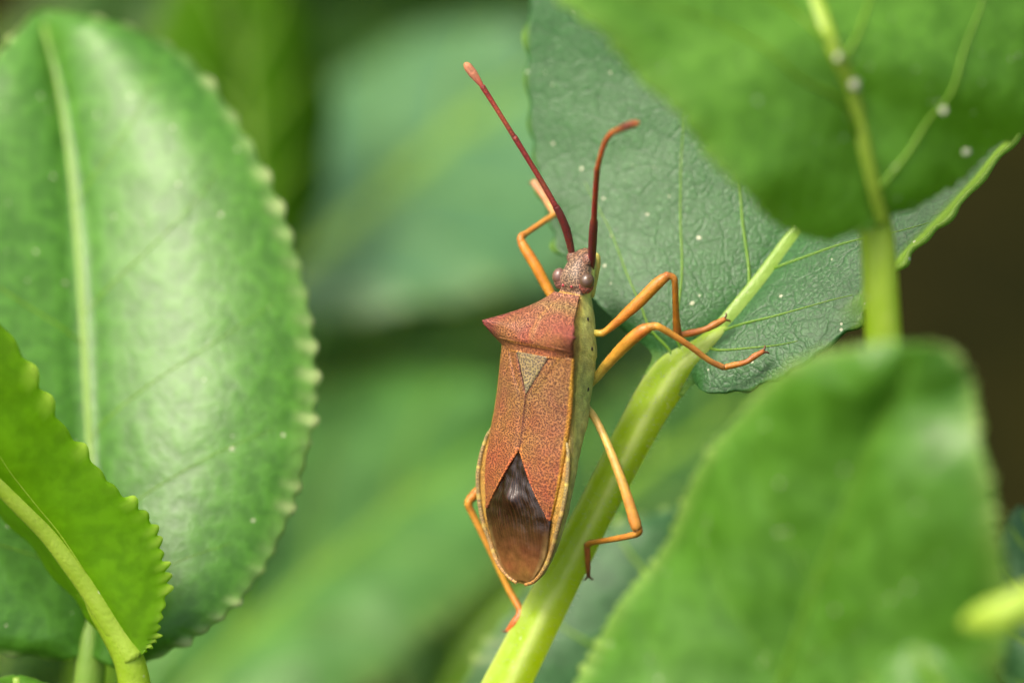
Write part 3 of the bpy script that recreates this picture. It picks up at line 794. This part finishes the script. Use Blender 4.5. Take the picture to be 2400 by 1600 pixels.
for s in ss:
    for j in range(NF + 1):
        f = -1 + 2 * j / NF
        x, z = pron(s, f)
        a = abs(f)
        V.append(B(x, s, z))
        c = interp([(.908, (.30, .12, .040)), (.95, (.30, .11, .041)), (1.02, (.295, .098, .044)), (1.08, (.285, .102, .048)), (1.12, (.29, .165, .065)), (1.174, (.32, .15, .075))], s)
        sh = min(1, max(0, (a * interp(E_, s) - .16) / .06))
        c = tuple(p + (q - p) * sh * .85 for p, q in zip(c, (.24, .055, .045)))
        if abs(f) < .05 and s > .97: c = tuple(p + (q - p) * .35 for p, q in zip(c, (.48, .24, .07)))
        if .942 < s < .952 and a < .6: c = (.58, .24, .06)
        if s < .912 + .004: c = (.58, .25, .06)
        cols.append(c); dots.append(1.0)
nn = NF + 1
F = [(i * nn + j, i * nn + j + 1, (i + 1) * nn + j + 1, (i + 1) * nn + j) for i in range(len(ss) - 1) for j in range(NF)]
o = obj('pronotum', V, F, mat_shell, bug, cols=cols, attrs={'dots': dots}, uvs=[(1.1 * interp(E_, ss[k // nn]) * (-1 + 2 * (k % nn) / NF), 1.25 * ss[k // nn]) for k in range(len(V))])
md = o.modifiers.new('thickness', 'SOLIDIFY'); md.thickness = 0.014; md.offset = -1

# dorsal height of the folded wings
MID = [(.0, .008), (.06, .052), (.14, .088), (.225, .118), (.36, .150), (.53, .170), (.62, .173), (.75, .186), (.92, .198)]
def marg(s): return stat(s)[1], stat(s)[0]
XO = [(.275, .168), (.30, .175), (.35, .186), (.44, .200), (.55, .204), (.62, .203), (.7, .200), (.8, .196), (.92, .190)]
ZO = [(.275, .104), (.35, .112), (.44, .124), (.55, .130), (.62, .131), (.7, .133), (.8, .148), (.92, .168)]
XI = [(.275, .160), (.30, .147), (.35, .112), (.42, .066), (.48, .030), (.525, .003), (.535, .0015), (.75, .0015), (.7535, .003), (.91, .088), (.92, .093)]
def wing_pt(s, f, sg):
    xi, xo, zo, zm = interp(XI, s), sinterp(XO, s), sinterp(ZO, s), sinterp(MID, s)
    x = xi + (xo - xi) * f
    z = zm + (zo - zm) * (x / xo) ** 2.2 + 0.008
    # raised vein parallel to the outer edge, shallow groove of the clavus
    z += 0.0035 * math.exp(-((f - 0.72) / .05) ** 2) - 0.006 * math.exp(-((f - interp([(.53, .02), (.75, .16), (.92, .42)], s)) / .05) ** 2) * (1 if s > .53 else 0)
    z -= 0.010 * max(0, (f - .93) / .07) ** 2
    z += 0.002 * noise.noise(Vector((x * 22 + sg * 9, s * 22, 3)))
    return sg * x, z
for sg in (-1, 1):
    V, F, cols, dots = [], [], [], []
    NSW, NFW = 90, 24
    for i in range(NSW + 1):
        s = .275 + (.925 - .275) * i / NSW
        for j in range(NFW + 1):
            f = j / NFW
            x, z = wing_pt(s, f, sg)
            V.append(B(x, s, z))
            c = interp([(.275, (.300, .086, .029)), (.45, (.305, .102, .031)), (.62, (.285, .112, .034)), (.75, (.25, .115, .039)), (.92, (.28, .122, .034))], s)
            if f > .955: c = (.50, .24, .03)
            if f < .06 and s < .54: c = (.56, .16, .05)
            if f < .03 and s > .54: c = (.16, .06, .03)
            cols.append(c); dots.append(0.25 if f > .955 else 1.0)
    n2 = NFW + 1
    F = [(i * n2 + j, i * n2 + j + 1, (i + 1) * n2 + j + 1, (i + 1) * n2 + j) for i in range(NSW) for j in range(NFW)]
    o = obj('forewing', V, F, mat_shell, bug, cols=cols, attrs={'dots': dots}, uvs=[(3 + sg + 1.05 * wing_pt(.275 + .65 * (k // n2) / NSW, (k % n2) / NFW, sg)[0], .275 + .65 * (k // n2) / NSW) for k in range(len(V))])
    md = o.modifiers.new('thickness', 'SOLIDIFY'); md.thickness = 0.008; md.offset = -1 if sg > 0 else 1

# scutellum
V, F, cols = [], [], []
for i in range(31):
    t = i / 30
    s = .7545 + (.912 - .7545) * t
    hw = 0.0015 + .0865 * t
    for j in range(17):
        f = -1 + 2 * j / 16
        z = sinterp(MID, s) + 0.0125 - .010 * abs(f) ** 4 + .001 * noise.noise(Vector((f * 4, s * 40, 5)))
        V.append(B(hw * f, s, z))
        cols.append((.07, .04, .03) if abs(f) > .93 else ((.25, .185, .075) if t > .25 else (.23, .18, .085)))
F = [(i * 17 + j, i * 17 + j + 1, (i + 1) * 17 + j + 1, (i + 1) * 17 + j) for i in range(30) for j in range(16)]
o = obj('scutellum', V, F, mat_scut, bug, cols=cols, attrs={'dots': [1.0] * len(V)}, uvs=[((.0015 + .0865 * (k // 17) / 30) * (-1 + 2 * (k % 17) / 16), .1575 * (k // 17) / 30) for k in range(len(V))])
md = o.modifiers.new('thickness', 'SOLIDIFY'); md.thickness = 0.01; md.offset = -1

# wing membrane
XM = [(.012, .03), (.02, .05), (.04, .080), (.07, .105), (.12, .133), (.19, .157), (.26, .172), (.31, .168), (.36, .125), (.42, .085), (.50, .035), (.54, .015)]
V, F, cols, uvs = [], [], [], []
NM, NMF = 80, 40
for i in range(NM + 1):
    s = .012 + (.54 - .012) * i / NM
    xm = interp(XM, s)
    zt = sinterp(MID, s); h, zm = stat(s)[0], stat(s)[1]
    for j in range(NMF + 1):
        f = -1 + 2 * j / NMF
        x = xm * f
        z = zt + (zm + .006 - zt) * min(1, abs(x) / max(h, .01)) ** 2.0 - .001
        z += .027 * math.exp(-((x + .012) / .042) ** 2 - ((s - .325) / .045) ** 2)
        z += (.0048 if s > .26 else .0020) * noise.noise(Vector((x * 48, s * 30, 8))) + .004 * noise.noise(Vector((x * 16 + 3, s * 16, 2)))
        V.append(B(x, s, z))
        uvs.append((f * 0.8 + s * 0.9, s * 0.35))
        c = interp([(.01, (.25, .115, .035)), (.06, (.20, .080, .025)), (.16, (.085, .036, .012)), (.25, (.024, .011, .004)), (.4, (.010, .005, .0025))], s)
        e = max(0, abs(f) - .8) / .2 * max(0, min(1, (.24 - s) / .08))
        cols.append(tuple(p + (q - p) * .6 * e for p, q in zip(c, (.30, .22, .08))))
n2 = NMF + 1
F = [(i * n2 + j, i * n2 + j + 1, (i + 1) * n2 + j + 1, (i + 1) * n2 + j) for i in range(NM) for j in range(NMF)]
o = obj('wing_membrane', V, F, mat_memb, bug, cols=cols, uvs=uvs)
md = o.modifiers.new('thickness', 'SOLIDIFY'); md.thickness = 0.004; md.offset = -1

# banded rim of the abdomen, both sides meeting at the tail
for sg in (-1, 1):
    pts, rr, cc = [], [], []
    NR = 120
    for i in range(NR):
        f = i / (NR - 1)
        s = .004 + .62 * f ** 1.25
        h, zm = stat(s)[0], stat(s)[1]
        out = interp([(0, 0.0), (.02, .006), (.1, .012), (.4, .012), (.56, .006), (.62, -.012)], s)
        pts.append(B(sg * (h + out - .008), s, zm + .006))
        rr.append(interp([(0, .007), (.03, .008), (.1, .0095), (.4, .0095), (.55, .0075), (.62, .004)], s))
        band = 0
        for sm in (.11, .205, .315, .43, .53):
            band = max(band, math.exp(-((s - sm) / .008) ** 2))
        c = interp([(0, (.55, .25, .06)), (.06, (.48, .28, .08)), (.2, (.34, .22, .07)), (.6, (.36, .26, .09))], s)
        cc.append((tuple(p + (q - p) * band for p, q in zip(c, (.55, .40, .09))), 1 - band * .8))
    V, F = tube(pts, rr, 14)
    cols = [cc[min(k // 14, NR - 1)][0] for k in range(len(V))]
    dts = [cc[min(k // 14, NR - 1)][1] for k in range(len(V))]
    obj('abdomen_rim', V, F, mat_rim, bug, cols=cols, attrs={'dots': dts}, uvs=[(abs(k % 14 - 7) * .0055, .7 * (k // 14) / NR) for k in range(len(V))])

# eyes, ocelli and side pores
def blob(center, rx, name, mat, col, parent=bug, ry=None, rz=None, axes=None, dark=None):
    V, F, cols = [], [], []
    nu_, nv_ = 20, 14
    ax = axes or (BX, BY, BZ)
    ax = [cw(*a) - ORIGIN for a in ax]
    for i in range(nv_ + 1):
        th = math.pi * i / nv_
        for j in range(nu_):
            ph = 2 * math.pi * j / nu_
            d = ax[0] * (math.sin(th) * math.cos(ph) * rx) + ax[1] * (math.sin(th) * math.sin(ph) * (ry or rx)) + ax[2] * (math.cos(th) * (rz or rx))
            V.append(center + d)
            cols.append(col if not dark else tuple(p + (q - p) * max(0, min(1, (BACK.dot(d.normalized()) - .55) * 2.5)) * 0 for p, q in zip(col, dark)))
    for i in range(nv_):
        for j in range(nu_):
            k = (j + 1) % nu_
            F.append((i * nu_ + j, i * nu_ + k, (i + 1) * nu_ + k, (i + 1) * nu_ + j))
    return obj(name, V, F, mat, parent, cols=cols, attrs={'dots': [1.0] * len(V)}, uvs=[(rx * 6 * abs((k % 20) / 20 - .5), rx * 3.1 * (k // 20) / 14) for k in range(len(V))])
blob(B(.075, 1.238, .040), .030, 'eye', mat_eye, (.085, .05, .026), ry=.033)
blob(B(-.071, 1.238, .040), .028, 'eye', mat_eye, (.14, .075, .05), ry=.033)
blob(B(.068, 1.222, .030), .030, 'eye_socket', mat_head, (.30, .10, .05), ry=.036)
blob(B(-.066, 1.222, .030), .028, 'eye_socket', mat_head, (.32, .15, .09), ry=.036)
blob(B(.022, 1.205, .064), .006, 'ocellus', mat_eye, (.35, .02, .02))
blob(B(-.022, 1.205, .064), .006, 'ocellus', mat_eye, (.35, .02, .02))
for s, j0 in ((1.088, -3), (.975, -4), (.815, -4)):
    x, z = ring_pt(s, (SEG + j0) % SEG)
    blob(B(x * 1.0, s, z), .0045, 'pore', mat_dark, (.01, .01, .006), ry=.009, rz=.006)
# beak sheath under the head, antenna sockets
V, F = tube(smooth_path([B(0.012, 1.18, -.075), B(.014, 1.26, -.07), B(.02, 1.325, -.062), B(.02, 1.352, -.045)], 14), [.016, .018, .018, .019, .02, .02, .02, .02, .019, .018, .018, .016, .014, .010], 10)
obj('beak', V, F, mat_leg, bug, cols=[(.46, .42, .09)] * len(V))
blob(B(.040, 1.322, .020), .021, 'antenna_socket', mat_head, (.36, .19, .11), ry=.026)
blob(B(-.040, 1.322, .020), .021, 'antenna_socket', mat_head, (.36, .19, .11), ry=.026)

def limb(name, pts, radii, colf, mat, parent, n=24, seg=12, dots=None, bumps=0.0, flat=1.0):
    path = smooth_path(pts, n)
    rr = [interp([(k / (len(radii) - 1), r) for k, r in enumerate(radii)], i / (n - 1)) for i in range(n)]
    V, F = tube(path, rr, seg, (lambda th, f: 1 + bumps * noise.noise(Vector((th * 2, f * 30, 1)))) if bumps else None, flat=flat)
    cols = [colf(min(1, (k // seg) / (n - 1))) for k in range(len(V))]
    ln_ = sum((path[i + 1] - path[i]).length for i in range(n - 1))
    return obj(name, V, F, mat, parent, cols=cols, attrs={'dots': [dots or 0.0] * len(V)}, uvs=[(rr[n // 2] * 6.28 * abs((k % seg) / seg - .5), ln_ * (k // seg) / (n - 1)) for k in range(len(V))])
def ramp(*c): return lambda f: interp([(k / (len(c) - 1), v) for k, v in enumerate(c)], f)
YG, YO, OG, RO = (.46, .38, .065), (.52, .27, .030), (.50, .185, .018), (.40, .12, .025)

def leg(femur, fr_, tibia, tr_, tarsus, ta_, cf, ct, ca):
    f = limb('leg', [P(*p) for p in femur], fr_, cf, mat_leg, bug, n=34, bumps=.06)
    limb('tibia', [P(*p) for p in tibia], tr_, ct, mat_leg, f, n=30, bumps=.06)
    pts = [P(*p) for p in tarsus]
    t = limb('tarsus', pts, ta_, ca, mat_leg, f, n=20, bumps=.12)
    d = (pts[-1] - pts[-2]).normalized()
    sd = d.cross(BACK).normalized()
    for sg in (-1, 1):
        e = pts[-1]
        limb('claw', [e - d * .006, e + d * .010 + sd * sg * .010, e + d * .016 + sd * sg * .020 - BACK * .006], [.006, .005, .002], lambda q: (.12, .05, .02), mat_leg, f, n=8, seg=6)
    # short bristles along femur and tibia
    rnd = random.Random(int(femur[0][0]))
    V, F = [], []
    for pp, rr in ((femur, fr_), (tibia, tr_)):
        path = smooth_path([P(*p) for p in pp], 60)
        fr = frames(path)
        for _ in range(170):
            i = rnd.randrange(14 if pp is femur else 2, 59)
            tg, a, b = fr[i]
            th = rnd.uniform(0, 2 * math.pi)
            dd = a * math.cos(th) + b * math.sin(th)
            r = interp([(k / (len(rr) - 1), x) for k, x in enumerate(rr)], i / 59)
            p = path[i] + dd * r * .95
            q = p + (dd * .8 + tg * .8).normalized() * rnd.uniform(.006, .013)
            w = tg.cross(dd) * .0008
            k = len(V)
            V += [p + w, p - w, p + tg * .0012, q]
            F += [(k, k + 1, k + 3), (k + 1, k + 2, k + 3), (k + 2, k, k + 3)]
    o = obj('bristles', V, F, mat_leg, f, cols=[(.42, .22, .06)] * len(V))
    o['kind'] = 'stuff'
    return f
# right fore, mid and hind legs
leg([(1352, 772, .06), (1399, 781, .13), (1425, 772, .15), (1490, 715, .20), (1540, 665, .23), (1566, 645, .23)], [.024, .014, .014, .024, .024, .017],
    [(1560, 645, .235), (1577, 650, .23), (1582, 665, .22), (1584, 730, .14), (1588, 787, .065)], [.015, .0135, .0125, .013, .0185],
    [(1588, 786, .06), (1625, 779, .055), (1652, 772, .055), (1676, 760, .05), (1699, 748, .045)], [.013, .0145, .012, .015, .011],
    ramp(YG, YG, YO, OG, OG, OG, RO), ramp(RO, OG, OG, OG, OG, RO), ramp(OG, RO, RO))
leg([(1350, 920, .05), (1391, 892, .11), (1420, 857, .16), (1470, 804, .25), (1505, 775, .29), (1522, 768, .30)], [.026, .016, .021, .026, .025, .018],
    [(1514, 769, .30), (1532, 765, .30), (1550, 769, .30), (1610, 806, .25), (1660, 843, .20), (1696, 861, .165)], [.017, .0165, .014, .0125, .0115, .0125],
    [(1696, 861, .165), (1722, 855, .165), (1749, 848, .165), (1770, 834, .165), (1790, 823, .16)], [.0115, .0125, .0105, .0125, .010],
    ramp(YG, YG, YO, OG, OG), ramp(OG, (.56, .23, .03), (.52, .22, .05)), ramp(OG, RO, RO))
leg([(1340, 930, .03), (1378, 960, .09), (1400, 990, .14), (1430, 1055, .20), (1462, 1140, .24), (1488, 1222, .25), (1493, 1240, .245)], [.026, .017, .015, .017, .020, .024, .018],
    [(1494, 1234, .245), (1496, 1246, .24), (1480, 1254, .22), (1430, 1264, .12), (1388, 1271, .02), (1376, 1277, -.01)], [.017, .0165, .013, .0115, .0115, .013],
    [(1376, 1274, -.01), (1377, 1300, -.03), (1378, 1326, -.05), (1379, 1350, -.075)], [.0125, .012, .0105, .008],
    ramp((.50, .46, .12), (.52, .40, .10), (.52, .32, .07), (.52, .25, .04), (.52, .2, .03)), ramp(OG, (.50, .22, .03), OG), ramp(RO, (.34, .11, .02), (.12, .05, .02)))
# left fore, mid (tucked under the body) and hind legs
leg([(1330, 735, .0), (1302, 706, -.02), (1284, 676, -.03), (1255, 622, -.03), (1230, 582, -.04), (1223, 568, -.045)], [.020, .018, .020, .022, .020, .016],
    [(1224, 572, -.045), (1221, 556, -.05), (1236, 545, -.08), (1270, 522, -.15), (1300, 503, -.22)], [.016, .0145, .0115, .0115, .0125],
    [(1300, 503, -.22), (1285, 476, -.28), (1268, 450, -.33), (1252, 428, -.38)], [.013, .0135, .0125, .015],
    ramp(YO, OG, OG), ramp(OG, OG, (.58, .24, .05)), ramp((.58, .24, .08), (.58, .25, .13)))
leg([(1300, 860, -.04), (1268, 840, -.10), (1245, 815, -.18), (1240, 800, -.22)], [.022, .018, .020, .016],
    [(1240, 800, -.22), (1262, 850, -.24), (1300, 900, -.22), (1330, 930, -.2)], [.015, .012, .0115, .012],
    [(1330, 930, -.2), (1336, 960, -.19), (1330, 985, -.19)], [.012, .011, .009],
    ramp(YG, OG), ramp(OG, OG), ramp(OG, RO))
leg([(1290, 985, -.05), (1240, 1040, -.14), (1170, 1110, -.16), (1122, 1150, -.13), (1104, 1168, -.11)], [.022, .016, .018, .021, .018],
    [(1106, 1164, -.11), (1098, 1180, -.11), (1108, 1205, -.12), (1150, 1290, -.14), (1190, 1375, -.15), (1222, 1432, -.12)], [.018, .0165, .014, .0135, .0135, .0145],
    [(1220, 1428, -.12), (1218, 1442, -.11), (1205, 1460, -.11), (1191, 1478, -.13)], [.0155, .016, .0165, .012],
    ramp(YG, OG, OG), ramp(OG, (.58, .28, .03), OG), ramp((.60, .15, .02), (.58, .11, .02)))

# antennae: four segments each
R1, R2, R3 = (.15, .020, .014), (.24, .028, .016), (.40, .06, .03)
def antenna(segs):
    first = None
    for k, (pts, radii, cf, d, fl) in enumerate(segs):
        o = limb('antenna' if k == 0 else 'antenna_segment', [P(*p) for p in pts], radii, cf, mat_ant, first or bug, n=26, seg=12, dots=d, bumps=.05, flat=fl)
        first = first or o
antenna([
    ([(1341, 600, .07), (1338, 582, .08), (1328, 540, .115), (1313, 503, .145), (1303, 484, .16)], [.010, .0145, .0168, .0158, .014], ramp(R1, R1, R1), 1.0, 1),
    ([(1303, 485, .16), (1275, 435, .17), (1240, 377, .185), (1205, 320, .195)], [.0115, .0110, .0105, .0120], ramp(R2, R2, R2), 1.0, 1),
    ([(1205, 321, .195), (1180, 281, .20), (1155, 241, .20), (1130, 202, .20)], [.0100, .0095, .0100, .0115], ramp(R2, (.34, .045, .022), R2), 1.0, 1),
    ([(1130, 203, .20), (1122, 191, .20), (1108, 172, .20), (1096, 156, .20), (1090, 149, .20)], [.0075, .0125, .0185, .0170, .010], ramp((.42, .08, .04), (.42, .15, .09), (.55, .24, .09)), 0.2, .55)])
antenna([
    ([(1386, 632, .09), (1387, 610, .12), (1389, 570, .19), (1391, 535, .26), (1392, 518, .29)], [.011, .0155, .0172, .0172, .0155], ramp(R1, R1, (.2, .03, .015)), 1.0, 1),
    ([(1392, 520, .29), (1394, 480, .35), (1397, 435, .42), (1400, 395, .48)], [.0118, .0115, .0115, .0122], ramp((.26, .03, .012), (.30, .035, .010), (.30, .035, .010)), .7, 1),
    ([(1400, 397, .48), (1407, 368, .53), (1417, 337, .58), (1428, 318, .62), (1438, 309, .64)], [.0110, .0102, .0104, .0110, .0115], ramp((.48, .10, .015), (.46, .08, .015), (.46, .10, .02)), .4, 1),
    ([(1436, 310, .64), (1448, 305, .66), (1468, 296, .69), (1486, 290, .71), (1496, 288, .73)], [.0085, .013, .0165, .0155, .010], ramp((.5, .16, .03), (.13, .04, .015), (.40, .15, .03)), 0.3, .7)])

# pale crumbs lying on the blurred leaf
def crumb(lf, side, t, sx, r, label, seed):
    n = lf.row(t)[2]
    c = cw(*(lf.at(t, side, sx) + n * (r * .6 + .04)))
    rnd = random.Random(seed)
    V, F = [], []
    for i in range(7):
        for j in range(9):
            th, ph = math.pi * i / 6, 2 * math.pi * j / 9
            k = r * rnd.uniform(.45, 1.25)
            V.append(c + Vector((math.sin(th) * math.cos(ph), math.sin(th) * math.sin(ph), math.cos(th))) * k)
    for i in range(6):
        for j in range(9):
            F.append((i * 9 + j, i * 9 + (j + 1) % 9, (i + 1) * 9 + (j + 1) % 9, (i + 1) * 9 + j))
    o = obj('crumb', V, F, M_HAIR, None, base=c, attrs={'tip': [.6] * len(V)})
    o['label'], o['category'] = label, 'crumb'
crumb(LB, 1, .37, .01, .024, 'largest pale crumb stuck on the midrib of the out of focus leaf', 1)
crumb(LB, 0, .46, .01, .018, 'smaller pale crumb farther along the same midrib', 2)
crumb(LB, 1, .40, .49, .016, 'round white crumb on a side vein of the out of focus leaf', 3)
crumb(LB, 1, .30, .80, .017, 'pale crumb near the margin of the out of focus leaf', 4)
